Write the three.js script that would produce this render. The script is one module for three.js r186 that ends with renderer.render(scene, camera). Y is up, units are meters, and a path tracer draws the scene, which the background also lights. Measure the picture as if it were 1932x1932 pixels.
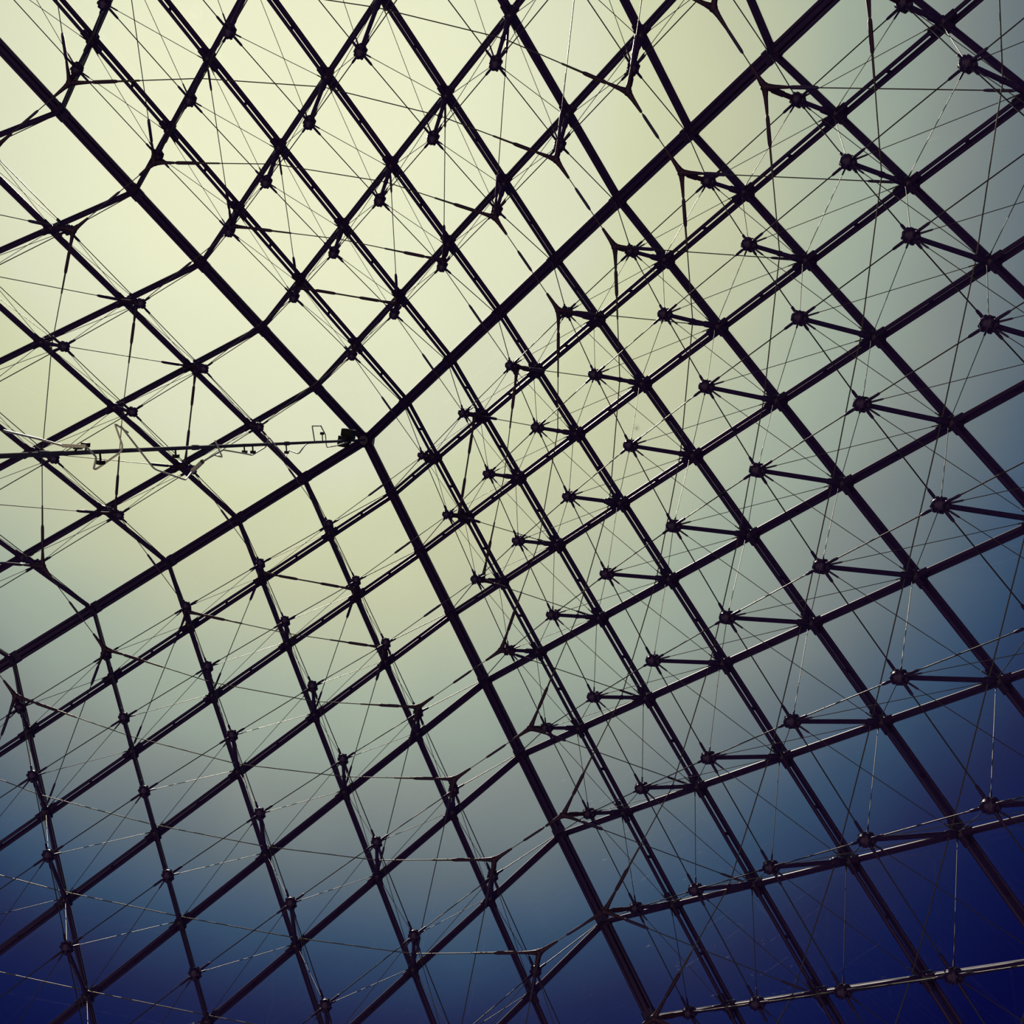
import * as THREE from 'three';
import { mergeGeometries } from 'three/addons/utils/BufferGeometryUtils.js';
import { RoundedBoxGeometry } from 'three/addons/geometries/RoundedBoxGeometry.js';
import { ImprovedNoise } from 'three/addons/math/ImprovedNoise.js';

// ---------------------------------------------------------------- camera, sky, sun, exposure
const V = (x, y, z) => new THREE.Vector3(x, y, z);
const FRAME = 1932, FOCAL = 2455.19;                       // focal length in pixels of the square frame
const RISE = 21.64, HALF = 17.71, BAYS = 18;               // glass pyramid: height, half base, bays per edge
const scene = new THREE.Scene();
const renderer = new THREE.WebGLRenderer({ antialias: true });
renderer.toneMapping = THREE.LinearToneMapping;
renderer.toneMappingExposure = 1.0;
renderer.shadowMap.enabled = true;
const camera = new THREE.PerspectiveCamera(2 * Math.atan(FRAME / 2 / FOCAL) * 180 / Math.PI, 1, 0.1, 300);
camera.position.set(5.91608, RISE - 29.30961, 1.2529);
const camRight = V(0.98140239, 0.09973793, 0.16401739), camUp = V(-0.18098022, 0.19588944, 0.96378083);
camera.quaternion.setFromRotationMatrix(new THREE.Matrix4().makeBasis(camRight, camUp, camRight.clone().cross(camUp)));
camera.setViewOffset(FRAME, FRAME, 15.78, -334.85, FRAME, FRAME);   // the photograph is an off-centre crop

const SKY_GAIN = 1.08;
{ // hazy sky: warm glow round the sun; lens vignette painted into the teal-to-navy fall-off
  const stops = [[-3, .024, .035, .22], [-2.1, .065, .1, .275], [-1.6, .128, .158, .3], [-1.25, .165, .232, .355], [-.95, .21, .3, .402], [-.7, .275, .352, .435],
    [-.4, .37, .425, .458], [.1, .51, .545, .528], [.4, .585, .635, .585], [.7, .655, .7, .625], [1, .742, .765, .65], [1.25, .8, .81, .668], [1.5, .835, .855, .705],
    [1.65, .858, .87, .75], [2.1, .915, .925, .79], [2.5, .955, .958, .815]];
  const lin = (c) => (c <= .04045 ? c / 12.92 : ((c + .055) / 1.055) ** 2.4);
  const w = 2048, h = 1024, data = new Float32Array(w * h * 4), noise = new ImprovedNoise();
  for (let r = 0; r < h; r++) for (let c = 0; c < w; c++) {
    const el = ((r + .5) / h - .5) * Math.PI, az = ((c + .5) / w - .5) * 2 * Math.PI;
    const y = Math.sin(el), x = Math.cos(el) * Math.cos(az), z = Math.cos(el) * Math.sin(az);
    let t = -3;
    if (y > .05) {
      const p = x / y, q = z / y;
      t = 1.1624 - 4.4687 * p + 2.16056 * q - 7.95613 * p * p - 1.65353 * p * q - 7.35921 * q * q;
      t += Math.max(0, t - 1.4) * .5;
      t += .05 * Math.exp(-(((t + .6) / .9) ** 2));
      if (t < -1.6) t = -1.6 + (t + 1.6) * .85;
      t += .07 * noise.noise(x * 9, y * 9, z * 9) + .05 * noise.noise(x * 23 + 5, y * 23, z * 23);
    }
    t = Math.min(2.5, Math.max(-3, t));
    let k = 0; while (k < stops.length - 2 && stops[k + 1][0] < t) k++;
    const a = stops[k], b = stops[k + 1], f = (t - a[0]) / (b[0] - a[0]), o = (r * w + c) * 4;
    for (let n = 0; n < 3; n++) data[o + n] = lin(a[n + 1] + (b[n + 1] - a[n + 1]) * f) * SKY_GAIN;
    data[o + 3] = 1;
  }
  const tex = new THREE.DataTexture(data, w, h, THREE.RGBAFormat, THREE.FloatType);
  tex.mapping = THREE.EquirectangularReflectionMapping;
  tex.magFilter = tex.minFilter = THREE.LinearFilter; tex.colorSpace = THREE.LinearSRGBColorSpace; tex.needsUpdate = true;
  scene.background = tex; scene.environment = tex;
}
const sun = new THREE.DirectionalLight(new THREE.Color(1, .92, .72), 3);
sun.position.set(-.34, .92, .22).multiplyScalar(60).add(V(0, 10, 0)); sun.target.position.set(0, 10, 0);
sun.castShadow = true; sun.shadow.mapSize.set(4096, 4096);
Object.assign(sun.shadow.camera, { left: -26, right: 26, top: 26, bottom: -26, near: 5, far: 120 });
scene.add(sun, sun.target);

// ---------------------------------------------------------------- materials
const grain = (() => { // fine mottling of painted steel
  const n = 128, d = new Uint8Array(n * n * 4), noise = new ImprovedNoise();
  for (let i = 0; i < n * n; i++) {
    const x = i % n, y = (i / n) | 0;
    const v = 175 + 40 * noise.noise(x * .11, y * .11, 3) + 30 * noise.noise(x * .37, y * .37, 8);
    d[i * 4] = d[i * 4 + 1] = d[i * 4 + 2] = v; d[i * 4 + 3] = 255;
  }
  const t = new THREE.DataTexture(d, n, n); t.wrapS = t.wrapT = THREE.RepeatWrapping; t.magFilter = THREE.LinearFilter; t.needsUpdate = true;
  return t;
})();
const paint = new THREE.MeshStandardMaterial({ color: new THREE.Color().setRGB(.052, .024, .115), roughness: .6, metalness: .1, roughnessMap: grain });
const ridgePaint = new THREE.MeshStandardMaterial({ color: new THREE.Color().setRGB(.056, .026, .12), roughness: .6, metalness: .1, roughnessMap: grain });
const casting = new THREE.MeshStandardMaterial({ color: new THREE.Color().setRGB(.046, .021, .105), roughness: .6, metalness: .15, roughnessMap: grain });
const steel = new THREE.MeshStandardMaterial({ color: new THREE.Color().setRGB(.105, .085, .09), roughness: .4, metalness: .75 });
const rust = new THREE.MeshStandardMaterial({ color: new THREE.Color().setRGB(.055, .02, .065), roughness: .55, metalness: .3 });
const glass = new THREE.MeshPhysicalMaterial({ color: 0xffffff, transmission: 1, roughness: 0, ior: 1.5, thickness: 0, metalness: 0 });
const poleMat = new THREE.MeshStandardMaterial({ color: new THREE.Color().setRGB(.08, .072, .13), roughness: .85, metalness: 0 });
const tubeMat = new THREE.MeshStandardMaterial({ color: new THREE.Color().setRGB(.86, .83, .68), roughness: .5 });
const blackMat = new THREE.MeshStandardMaterial({ color: 0x100d1a, roughness: .7 });

// ---------------------------------------------------------------- helpers
const used = new Map();
function numbered(name) { const n = used.get(name) || 0; used.set(name, n + 1); return n ? name + '_' + String(n).padStart(3, '0') : name; }
function thing(name, label, category, group, position, turn = 0) {
  const o = new THREE.Group(); o.name = numbered(name); o.position.copy(position); o.rotation.y = turn;
  o.userData = { label, category }; if (group) o.userData.group = group;
  scene.add(o); return o;
}
function part(name, geometry, material, parent) {
  const m = new THREE.Mesh(geometry, material); m.name = name; m.castShadow = m.receiveShadow = true; parent.add(m); return m;
}
const UPV = V(0, 1, 0);
function along(g, a, b) { // a shape that stands on the origin along +y, moved to a and pointed at b
  g.applyQuaternion(new THREE.Quaternion().setFromUnitVectors(UPV, b.clone().sub(a).normalize()));
  return g.translate(a.x, a.y, a.z);
}
const rodShape = (a, b, r, r2 = r, n = 7) => along(new THREE.CylinderGeometry(r2, r, a.distanceTo(b), n, 1).translate(0, a.distanceTo(b) / 2, 0), a, b);
const lathe = (pts, n = 10) => new THREE.LatheGeometry(pts.map(([r, y]) => new THREE.Vector2(r, y)), n);
const strip = (g) => { const c = g.index ? g.toNonIndexed() : g; for (const k of Object.keys(c.attributes)) if (!['position', 'normal', 'uv'].includes(k)) c.deleteAttribute(k); return c; };
const join = (...gs) => mergeGeometries(gs.map(strip));
// a bar of rounded section: width across, depth along 'face', from a to b
function bar(a, b, across, face, w, d, bevel, shift = V(0, 0, 0)) {
  const s = new THREE.Shape(), x = w / 2, y = d / 2;
  s.moveTo(-x + bevel, -y); s.lineTo(x - bevel, -y); s.lineTo(x, -y + bevel); s.lineTo(x, y - bevel);
  s.lineTo(x - bevel, y); s.lineTo(-x + bevel, y); s.lineTo(-x, y - bevel); s.lineTo(-x, -y + bevel); s.closePath();
  const len = a.distanceTo(b), g = new THREE.ExtrudeGeometry(s, { depth: len, bevelEnabled: false });
  const dir = b.clone().sub(a).normalize();
  if (across.clone().cross(face).dot(dir) < 0) across = across.clone().negate();   // keep the section right-handed
  g.applyMatrix4(new THREE.Matrix4().makeBasis(across, face, dir));
  const o = a.clone().add(shift);
  return g.translate(o.x, o.y, o.z);
}
const ORD = ['', 'first', 'second', 'third', 'fourth', 'fifth', 'sixth', 'seventh', 'eighth', 'ninth', 'tenth', 'eleventh', 'twelfth', 'thirteenth', 'fourteenth', 'fifteenth', 'sixteenth', 'seventeenth', 'eighteenth'];

// ---------------------------------------------------------------- the pyramid's grid, in one face that is then turned four ways
const h = HALF / BAYS, rise = RISE / BAYS, APEX = V(0, RISE, 0);
const A = V(h, -rise, h), B = V(h, -rise, -h);                       // one bay along each of the two ridges of the face
const IN = A.clone().cross(B).normalize(); if (IN.y > 0) IN.negate(); // into the room
const aDir = A.clone().normalize(), bDir = B.clone().normalize();
const BAY = A.length();
const node = (i, j) => A.clone().multiplyScalar(i).addScaledVector(B, j).add(APEX);
const BOW = [0, .55, .83, 1.06, 1.24, 1.35, 1.4, 1.45, 1.48, 1.5, 1.5, 1.48, 1.45, 1.4, 1.3, 1.2, 1.0, .8, .5];
const depth = (i, j) => BOW[i] * BOW[j];                             // how far a strut reaches inwards
const hub = (i, j) => node(i, j).addScaledVector(IN, (i && j) ? depth(i, j) : .09);
const TIP = [0, .08, .2, .45, .85, 1.08, 1.3, 1.43, 1.5, 1.52, 1.52, 1.5, 1.45, 1.4, 1.3, 1.2, 1, .8, .5];
const tipDepth = (k) => Math.max(TIP[k], .12);
const counterDepth = (i, j) => { const m = Math.min(i, j), k = Math.max(i, j); return m === 1 ? tipDepth(k) : m === 2 ? Math.min(.56, .5 * depth(i, j)) : m === 3 ? Math.min(.3, .24 * depth(i, j)) : .24; };
const tip = (i, j) => node(i, j).addScaledVector(IN, counterDepth(i, j));
const FACES = [
  { side: 'right', turn: 0, a: 'upper', b: 'lower' },
  { side: 'bottom', turn: Math.PI / 2, a: 'right', b: 'left' },
  { side: 'left', turn: Math.PI, a: 'lower', b: 'upper' },
  { side: 'top', turn: -Math.PI / 2, a: 'left', b: 'right' }];
const spin = (p, turn) => p.clone().applyAxisAngle(UPV, turn);
const camBack = camRight.clone().cross(camUp);
function inView(p, margin = 130) {
  const d = p.clone().sub(camera.position), z = -d.dot(camBack);
  if (z < .5) return false;
  const x = 950.22 + FOCAL * d.dot(camRight) / z, y = 1300.85 - FOCAL * d.dot(camUp) / z;
  return x > -margin && x < FRAME + margin && y > -margin && y < FRAME + margin;
}
function reachesView(a, b, turn, margin) { for (let k = 0; k <= 40; k++) if (inView(spin(a.clone().lerp(b, k / 40), turn), margin)) return true; return false; }

// shared shapes
const FORK = { // clevis ends of rods, standing on the origin
  thick: lathe([[.001, 0], [.019, 0], [.02, .02], [.0185, .17], [.014, .195], [.0085, .2]], 8),
  thin: lathe([[.001, 0], [.0125, 0], [.0135, .02], [.012, .155], [.009, .17], [.0055, .175]], 7) };
const TURNBUCKLE = lathe([[.007, 0], [.015, .02], [.019, .05], [.019, .34], [.015, .38], [.007, .4]], 8);
function fork(kind, at, towards, parent, origin) {
  const m = part('fork', FORK[kind], casting, parent);
  m.position.copy(at).sub(origin); m.quaternion.setFromUnitVectors(UPV, towards.clone().sub(at).normalize());
  return m;
}
function buckle(at, towards, parent, origin, scale = 1, material = casting) {
  const m = part('turnbuckle', TURNBUCKLE, material, parent);
  m.position.copy(at).sub(origin); m.quaternion.setFromUnitVectors(UPV, towards.clone().sub(at).normalize()); m.scale.set(scale, Math.min(scale, 1.05), scale);
  return m;
}
const step = (p, q, d) => p.clone().addScaledVector(q.clone().sub(p).normalize(), d);

// ---------------------------------------------------------------- setting: the four glazed walls
const OUT_GLASS = .118;
const paneShape = (() => { // rhombus of glass, 18 mm thick, standing off its corner node
  const inset = .045 / BAY, p = [[inset, inset], [1 - inset, inset], [1 - inset, 1 - inset], [inset, 1 - inset]].map(([s, t]) => A.clone().multiplyScalar(s).addScaledVector(B, t));
  const pos = [], face = (a, b, c, d) => [a, b, c, a, c, d].forEach((v) => pos.push(v.x, v.y, v.z));
  const lo = p.map((v) => v.clone().addScaledVector(IN, .009)), hi = p.map((v) => v.clone().addScaledVector(IN, -.009));
  face(...lo); face(hi[3], hi[2], hi[1], hi[0]);
  for (let k = 0; k < 4; k++) face(lo[k], hi[k], hi[(k + 1) % 4], lo[(k + 1) % 4]);
  const g = new THREE.BufferGeometry(); g.setAttribute('position', new THREE.Float32BufferAttribute(pos, 3)); g.computeVertexNormals();
  return g;
})();
for (const f of FACES) {
  const wall = new THREE.Group(); wall.name = 'wall_' + f.side; wall.userData = { kind: 'structure' }; wall.position.copy(APEX); wall.rotation.y = f.turn; scene.add(wall);
  let n = 0;
  for (let i = 0; i < BAYS; i++) for (let j = 0; i + j < BAYS - 1; j++) {
    const c = [node(i, j), node(i + 1, j), node(i + 1, j + 1), node(i, j + 1), node(i + .5, j + .5)];
    if (!c.some((p) => inView(spin(p, f.turn)))) continue;
    const m = part(n ? 'pane_' + String(n).padStart(3, '0') : 'pane', paneShape, glass, wall); n++;
    m.position.copy(node(i, j)).sub(APEX).addScaledVector(IN, -OUT_GLASS);
  }
}

// pale stone paving, out of view below, placed to throw light up on steel
{
  const n = 256, d = new Uint8Array(n * n * 4), noise = new ImprovedNoise();
  for (let k = 0; k < n * n; k++) {
    const x = k % n, y = (k / n) | 0, v = 1 + .06 * noise.noise(x * .05, y * .05, 1) + .05 * noise.noise(x * .3, y * .3, 4);
    d[k * 4] = 166 * v; d[k * 4 + 1] = 156 * v; d[k * 4 + 2] = 146 * v; d[k * 4 + 3] = 255;
  }
  const t = new THREE.DataTexture(d, n, n); t.colorSpace = THREE.SRGBColorSpace; t.magFilter = THREE.LinearFilter; t.wrapS = t.wrapT = THREE.RepeatWrapping; t.repeat.set(12, 12); t.needsUpdate = true;
  const unseen_floor = part('unseen_floor', new THREE.BoxGeometry(44, .3, 44), new THREE.MeshStandardMaterial({ map: t, roughness: .7 }), scene);
  unseen_floor.position.set(0, -9.42, 0); unseen_floor.userData = { kind: 'structure' };
}

// ---------------------------------------------------------------- ridge beams and the apex
const RIDGES = [['upper right', 0], ['lower right', Math.PI / 2], ['lower left', Math.PI], ['upper left', -Math.PI / 2]];
{
  const side = V(1, 0, -1).normalize(), out = side.clone().cross(aDir).normalize(); if (out.y < 0) out.negate();
  const end = A.clone().multiplyScalar(BAYS), zero = V(0, 0, 0);
  const start = aDir.clone().multiplyScalar(.1);
  const cap = bar(start, end, side, out, .16, .06, .012, out.clone().multiplyScalar(.09));
  const rail = [-1, 1].map((s) => bar(start, end, side, out, .055, .09, .014, side.clone().multiplyScalar(s * .075).addScaledVector(out, -.015)));
  const web = bar(start, end, side, out, .085, .08, .016, out.clone().multiplyScalar(-.055));
  RIDGES.forEach(([name, turn]) => {
    const o = thing('ridge_girder', 'thick dark ridge beam running from the apex to the ' + name + ' corner', 'beam', null, APEX, turn);
    part('cap_bar', cap, ridgePaint, o); rail.forEach((g) => part('side_rail', g, ridgePaint, o)); part('inner_bar', web, casting, o);
    for (let k = 1; k < BAYS; k++) {
      if (!inView(spin(node(k, 0), turn))) continue;
      const p = node(k, 0).sub(APEX);
      const g = bar(p.clone().addScaledVector(aDir, -.12), p.clone().addScaledVector(aDir, .12), side, out, .225, .12, .025, out.clone().multiplyScalar(-.03));
      part('connector', g, casting, o);
    }
  });
  const apex = thing('apex_block', 'dark block where the four ridge beams meet at the apex', 'joint', null, APEX);
  part('body', join(new RoundedBoxGeometry(.34, .3, .34, 2, .03), rodShape(V(0, -.26, 0), V(0, -.1, 0), .08, .12, 12)), casting, apex);
  part('collar', rodShape(V(0, -.3, 0), V(0, -.24, 0), .1, .1, 14), casting, apex);
}

// ---------------------------------------------------------------- lattice beams: an outer glazing bar with a slimmer bar inside it
function beamLine(f, family, k) {
  const n = BAYS - k, from = family === 'a' ? node(0, k) : node(k, 0), to = family === 'a' ? node(n, k) : node(k, n);
  if (!reachesView(from, to, f.turn)) return;
  const dir = family === 'a' ? aDir : bDir, across = dir.clone().cross(IN).normalize(), ridge = family === 'a' ? f.a : f.b;
  const origin = from, o = thing('lattice_girder', `dark double beam on the ${f.side} face, the ${ORD[k]} one parallel to the ${ridge} ridge`, 'beam', `lattice beams of the ${f.side} face`, spin(origin, f.turn), f.turn);
  const a = dir.clone().multiplyScalar(.06), b = to.clone().sub(from);
  part('outer_bar', bar(a, b, across, IN, .086, .05, .012, IN.clone().multiplyScalar(-.073)), paint, o);
  part('inner_bar', rodShape(a.clone().addScaledVector(IN, .066), b.clone().addScaledVector(IN, .066), .029, .029, 12), paint, o);
  const clips = [];
  for (let m = 0; m < n; m++) for (const s of [.5]) {
    const p = from.clone().addScaledVector(dir, (m + s) * BAY);
    if (!inView(spin(p, f.turn))) continue;
    p.sub(from); clips.push(bar(p.clone().addScaledVector(dir, -.02), p.clone().addScaledVector(dir, .02), across, IN, .03, .1, .004, IN.clone().multiplyScalar(.01)));
  }
  if (clips.length) part('spacer_clips', join(...clips), casting, o).userData.kind = 'stuff';
}
for (const f of FACES) for (let k = 1; k < BAYS; k++) { beamLine(f, 'a', k); beamLine(f, 'b', k); }

// ---------------------------------------------------------------- struts with hubs and their splayed tie rods
const hubShape = (() => { // a cast drum with two flanges and lugs, axis along y, centred
  const parts = [lathe([[.001, -.12], [.05, -.12], [.056, -.105], [.056, -.085], [.078, -.08], [.082, -.065], [.082, -.03], [.074, -.022], [.066, -.015], [.066, .015], [.074, .022], [.08, .03], [.08, .06], [.072, .075], [.05, .085], [.046, .11], [.001, .115]], 14)];
  for (let k = 0; k < 8; k++) for (const y of [-.048, .045]) {
    const b = new RoundedBoxGeometry(.05, .045, .034, 1, .006); b.translate(.069, y, 0); b.rotateY((k + (y > 0 ? .5 : 0)) * Math.PI / 4); parts.push(b);
  }
  return join(...parts);
})();
const toIn = new THREE.Quaternion().setFromUnitVectors(UPV, IN);
const blockShape = (() => {
  const g = [lathe([[.001, -.12], [.075, -.12], [.09, -.1], [.09, .08], [.07, .105], [.05, .13], [.001, .13]], 8).applyQuaternion(toIn)];
  for (const d of [aDir, bDir]) for (const s of [-1, 1]) {
    const ac = d.clone().cross(IN).normalize(), p = d.clone().multiplyScalar(s * .05), q = d.clone().multiplyScalar(s * .2);
    g.push(s > 0 ? bar(p, q, ac, IN, .085, .08, .015, IN.clone().multiplyScalar(.06)) : bar(q, p, ac, IN, .085, .08, .015, IN.clone().multiplyScalar(.06)));
  }
  return join(...g);
})();
const hubs = new Map();
for (const f of FACES) for (let i = 1; i < BAYS; i++) for (let j = 1; i + j < BAYS; j++) {
  const base = node(i, j), H = hub(i, j);
  if (!inView(spin(base, f.turn), 60) && !inView(spin(H, f.turn), 60)) continue;
  const edge = Math.min(i, j) === 1, d = depth(i, j), loc = (p) => p.clone().sub(base);
  const o = thing('hub_strut', `${edge ? 'forked' : 'plain'} steel hub strut on the ${f.side} face, ${ORD[j]} from ${f.a} ridge, ${ORD[i]} from ${f.b} ridge`, 'strut', `hub struts of the ${f.side} face`, spin(base, f.turn), f.turn);
  hubs.set(f.side + i + '_' + j, o);
  part('node_block', blockShape, casting, o);
  const zero = V(0, 0, 0), axis = (t) => IN.clone().multiplyScalar(t);
  part('post', rodShape(axis(.08), axis(d - .06), .034, .03, 12), paint, o);
  if (d > .45) part('sleeve', along(lathe([[.035, 0], [.046, .01], [.046, .2], [.042, .22], [.034, .24]], 12), axis(.1), axis(1)), casting, o);
  const hm = part('hub', hubShape, casting, o); hm.position.copy(axis(d)); hm.quaternion.copy(toIn);
  const c = counterDepth(i, j);
  if (!edge && c < d - .15) { const big = f.side === 'right' && i === 3 && (j === 3 || j === 7) ? 1 : .62; part('collar', along(lathe([[.032, -.1], [.05, -.095], [.05, -.05], [.064, -.045], [.064, .04], [.048, .045], [.046, .1], [.032, .105]], 10).scale(big, big, big), axis(c), axis(c + 1)), casting, o); }
  // thin tie rods from the hub out to the four neighbouring nodes
  for (const [u, v] of [[1, 0], [-1, 0], [0, 1], [0, -1]]) {
    if (i + u === 0 || j + v === 0 || i + u + j + v > BAYS) continue;
    const n2 = node(i + u, j + v).addScaledVector(IN, .09), s = step(H, n2, .08), e = step(n2, H, .1);
    const r = part('tie_rod', join(rodShape(loc(s), loc(e), .0052, .0052, 6), rodShape(loc(step(e, s, .12)), loc(step(e, s, -.06)), .009, .011, 6)), steel, o);
    fork('thin', s, e, r, base);
  }
  if (edge) { // three-armed bracket that carries the counter cables
    const T = axis(c), k = Math.max(i, j), first = j === 1;           // j === 1 : beside the ridge along A
    const at = V(0, 0, 0).addVectors(base, T), g = [];
    const level = i + j > 2 ? tip(first ? i - 1 : i + 1, first ? j + 1 : j - 1).sub(at).normalize() : null;
    const slope = (first ? node(i + 1, j + 1) : node(i + 1, j + 1)).addScaledVector(IN, .12).sub(at).normalize();
    const over = V(-Math.SQRT1_2, 0, first ? Math.SQRT1_2 : -Math.SQRT1_2);  // straight across the ridge
    if (c > d) g.push(rodShape(axis(d + .08), T, .036, .03, 8), rodShape(axis(d + (c - d) * .45), axis(d + (c - d) * .75), .042, .042, 8));
    const arms = [level, k > 1 ? slope : null, c > d ? over : null].filter(Boolean);
    for (const q of arms) g.push(rodShape(T, T.clone().addScaledVector(q, .12), .052, .034, 8), rodShape(T.clone().addScaledVector(q, .11), T.clone().addScaledVector(q, .34), .034, .02, 8));
    g.push(new THREE.SphereGeometry(.062, 10, 8).translate(T.x, T.y, T.z));
    part('forked_bracket', join(...g), rust, o);
  }
}

// ---------------------------------------------------------------- chords: rods from hub to hub below every lattice beam
function chordLine(f, family, k) {
  const n = BAYS - k, at = (m) => (family === 'a' ? hub(m, k) : hub(k, m)), ridge = family === 'a' ? f.a : f.b;
  const spans = [];
  for (let m = 0; m < n - 1; m++) if (reachesView(at(m), at(m + 1), f.turn, 60)) spans.push(m);
  if (!spans.length) return;
  const base = at(spans[0]);
  const o = thing('chord', `thin chord of rods below the ${ORD[k]} beam parallel to the ${ridge} ridge, ${f.side} face`, 'chord', `rod chords of the ${f.side} face`, spin(base, f.turn), f.turn);
  for (const m of spans) {
    const p = at(m), q = at(m + 1), s = step(p, q, m ? .08 : .02), e = step(q, p, .08);
    const r = part('rod', rodShape(s.clone().sub(base), e.clone().sub(base), .0082, .0082, 7), steel, o);
    fork('thick', s, e, r, base); fork('thick', e, s, r, base);
  }
}
for (const f of FACES) for (let k = 1; k < BAYS; k++) { chordLine(f, 'a', k); chordLine(f, 'b', k); }

// ---------------------------------------------------------------- counter cables: level across each face, sloping beside the ridges, and over the ridges
for (const f of FACES) for (let n = 3; n < BAYS; n++) {
  const pts = []; for (let i = n - 1; i >= 1; i--) pts.push(tip(i, n - i));
  const spans = []; for (let m = 0; m < pts.length - 1; m++) if (reachesView(pts[m], pts[m + 1], f.turn, 60)) spans.push(m);
  if (!spans.length) continue;
  const base = pts[spans[0]];
  const o = thing('counter_cable', `long level counter cable strung across the ${f.side} face, ${ORD[n - 2]} one from the apex`, 'cable', `level counter cables of the ${f.side} face`, spin(base, f.turn), f.turn);
  for (const m of spans) {
    const first = m === 0, last = m === pts.length - 2, p = pts[m], q = pts[m + 1];
    const s = first ? step(p, q, .3) : p, e = last ? step(q, p, .3) : q;
    const stout = [rodShape(s.clone().sub(base), e.clone().sub(base), .0085, .0085, 7)];
    if (first) stout.push(rodShape(step(p, q, .32).sub(base), step(p, q, 1.1).sub(base), .017, .015, 7));
    if (last) stout.push(rodShape(step(q, p, .32).sub(base), step(q, p, 1.1).sub(base), .017, .015, 7));
    part('rod', join(...stout), steel, o);
    if (first) buckle(step(p, q, .34), q, o, base, 1.5, rust);
    if (last) buckle(step(q, p, .34), p, o, base, 1.5, rust);
  }
}
for (const f of FACES) for (const ridge of ['a', 'b']) for (let k = 2; k < BAYS - 3; k++) {
  const p = ridge === 'a' ? tip(k, 1) : tip(1, k), q = (ridge === 'a' ? node(k + 1, 2) : node(2, k + 1)).addScaledVector(IN, .12);
  if (!reachesView(p, q, f.turn, 60)) continue;
  const o = thing('sloping_stay', `thin sloping stay on the ${f.side} face beside the ${f[ridge]} ridge, ${ORD[k - 1]} one from the apex`, 'cable', `sloping stays of the ${f.side} face`, spin(p, f.turn), f.turn);
  part('rod', rodShape(step(p, q, .3).sub(p), step(q, p, .06).sub(p), .0075, .0075, 7), steel, o);
  buckle(step(p, q, .34), q, o, p, 1.4); buckle(step(q, p, .1), p, o, p, 1);
}
RIDGES.forEach(([name, turn], r) => {
  const back = RIDGES[r][1] - Math.PI / 2;                           // the face on the other side of this ridge
  for (let k = 1; k < BAYS - 2; k++) {
    const dd = Math.max(tipDepth(k), depth(k, 1));
    const p = spin(node(k, 1).addScaledVector(IN, dd), turn), q = spin(node(1, k).addScaledVector(IN, dd), back);
    if (!reachesView(p, q, 0, 60)) continue;
    const o = thing('ridge_stay', `short stay with turnbuckle passing under the ${name} ridge beam, ${ORD[k]} one from the apex`, 'cable', `stays under the ${name} ridge`, p);
    part('rod', rodShape(step(p, q, .1).sub(p), step(q, p, .1).sub(p), .0075, .0075, 7), steel, o);
    buckle(step(p, q, p.distanceTo(q) * .42), q, o, p, 1.15);
  }
});

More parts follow.
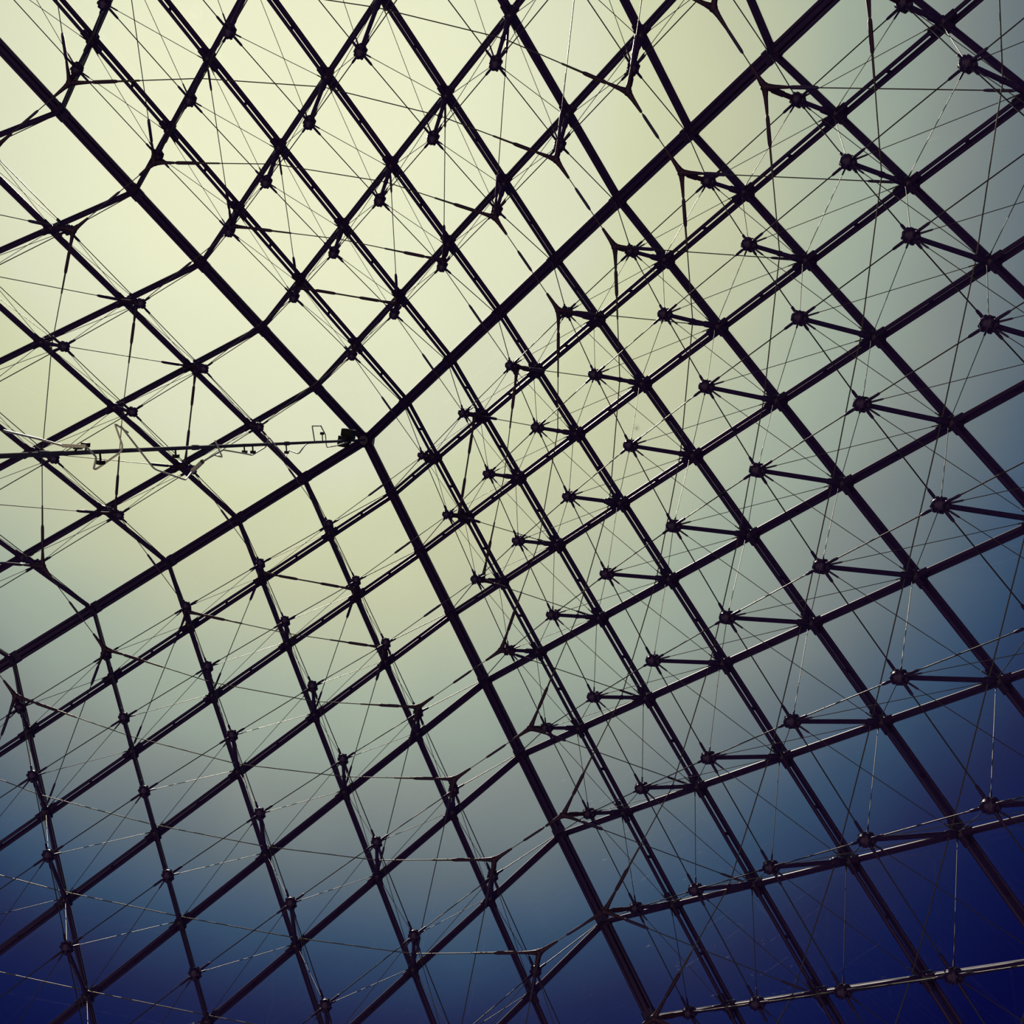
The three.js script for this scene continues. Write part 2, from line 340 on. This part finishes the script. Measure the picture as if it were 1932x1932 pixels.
// ---------------------------------------------------------------- hanging pole with bent pale tubing
{
  const o = thing('hanging_pole', 'slim dark pole hanging straight down from the apex, seen running off to the left', 'pole', null, APEX);
  part('shaft', rodShape(V(0, -19.5, 0), V(0, -.28, 0), .026, .026, 12), poleMat, o);
  for (const t of [16.3, 11.6, 6.8]) part('coupling', along(lathe([[.026, -.12], [.036, -.11], [.038, 0], [.036, .11], [.026, .12]], 12), V(0, -t, 0), V(0, 0, 0)), poleMat, o);
  const box = part('hoist_box', join(new RoundedBoxGeometry(.24, .42, .2, 2, .02).translate(-.02, -1.85, .14), new THREE.CylinderGeometry(.13, .13, .22, 16).rotateX(Math.PI / 2).translate(-.03, -2.15, -.02), new RoundedBoxGeometry(.1, .3, .16, 2, .02).translate(0, -1.9, .02)), blackMat, o);
  // the tubing: drop below the apex, sideways offset and offset to the east, in metres
  const runs = [
    [[17.49, -.23, .19], [16.05, -.16, -.16], [15.72, -.08, -.05]], [[15.72, -.08, -.05], [15.74, -.06, .22]],
    [[15.74, -.06, .22], [14.86, .06, -.05], [14.69, .22, -.18], [14.58, -.01, .17], [14.53, -.31, .07], [13.42, -.22, -.22]],
    [[14.3, -.28, .05], [13.42, .24, .07], [12.6, .41, .17], [11.28, .32, -.18]], [[11.42, .32, -.13], [11.97, .19, .21]], [[11.97, .19, .21], [10.37, .05, 0]],
    [[10.56, -.08, -.05], [11.13, .15, .22], [10.54, .12, -.09]],
    [[10.36, .05, -.02], [10.03, .12, .21], [8.53, .16, -.12], [7.62, .04, -.14], [8.65, -.11, .21], [6.95, .23, 0], [5.94, .12, -.21], [6.54, .19, .13], [6, .04, .12], [4.23, -.01, -.21], [4.82, .01, .01], [5.71, -.29, .2], [3.62, -.31, -.14]],
    [[5.12, -.29, .22], [3.42, -.14, -.11], [3.28, .11, -.14], [4, .09, .2], [1.56, 0, .01], [.9, -.25, -.21]]];
  const place = ([t, l, d]) => { const v = V(-.9783, 0, -.2072); return V(0, -t, 0).addScaledVector(V(-v.z, 0, v.x), l).addScaledVector(v, -d); };
  const tube = thing('bent_tubing', 'pale bent tubing zigzagging in broken runs around the hanging pole', 'tubing', null, APEX);
  const radius = { 1: .019, 4: .03 };
  runs.forEach((run, k) => {
    const pts = run.map(place), path = new THREE.CurvePath();
    for (let m = 0; m < pts.length - 1; m++) { // straight lengths with tight rounded bends
      const a = m ? pts[m].clone().lerp(pts[m + 1], Math.min(.3, .08 / pts[m].distanceTo(pts[m + 1]))) : pts[m];
      const b = m < pts.length - 2 ? pts[m + 1].clone().lerp(pts[m], Math.min(.3, .08 / pts[m].distanceTo(pts[m + 1]))) : pts[m + 1];
      path.add(new THREE.LineCurve3(a, b));
      if (m < pts.length - 2) path.add(new THREE.QuadraticBezierCurve3(b, pts[m + 1], pts[m + 1].clone().lerp(pts[m + 2], Math.min(.3, .08 / pts[m + 1].distanceTo(pts[m + 2])))));
    }
    part('tube', new THREE.TubeGeometry(path, Math.max(12, run.length * 14), radius[k] || .0115, 8), tubeMat, tube);
  });
  for (const [t, l, d] of [[15.24, -.08, 0], [14.87, .12, 0], [15.56, -.06, .05], [9.32, .1, 0], [8.87, .11, 0], [6.85, .15, 0], [4.15, -.16, 0], [12.4, .1, 0]]) {
    const p = place([t, l, d]), c = V(0, -t, 0);
    part('bracket', join(rodShape(c, p, .012, .012, 6), new RoundedBoxGeometry(.05, .16, .05, 1, .008).translate(p.x, p.y, p.z)), blackMat, tube);
  }
}

renderer.render(scene, camera);
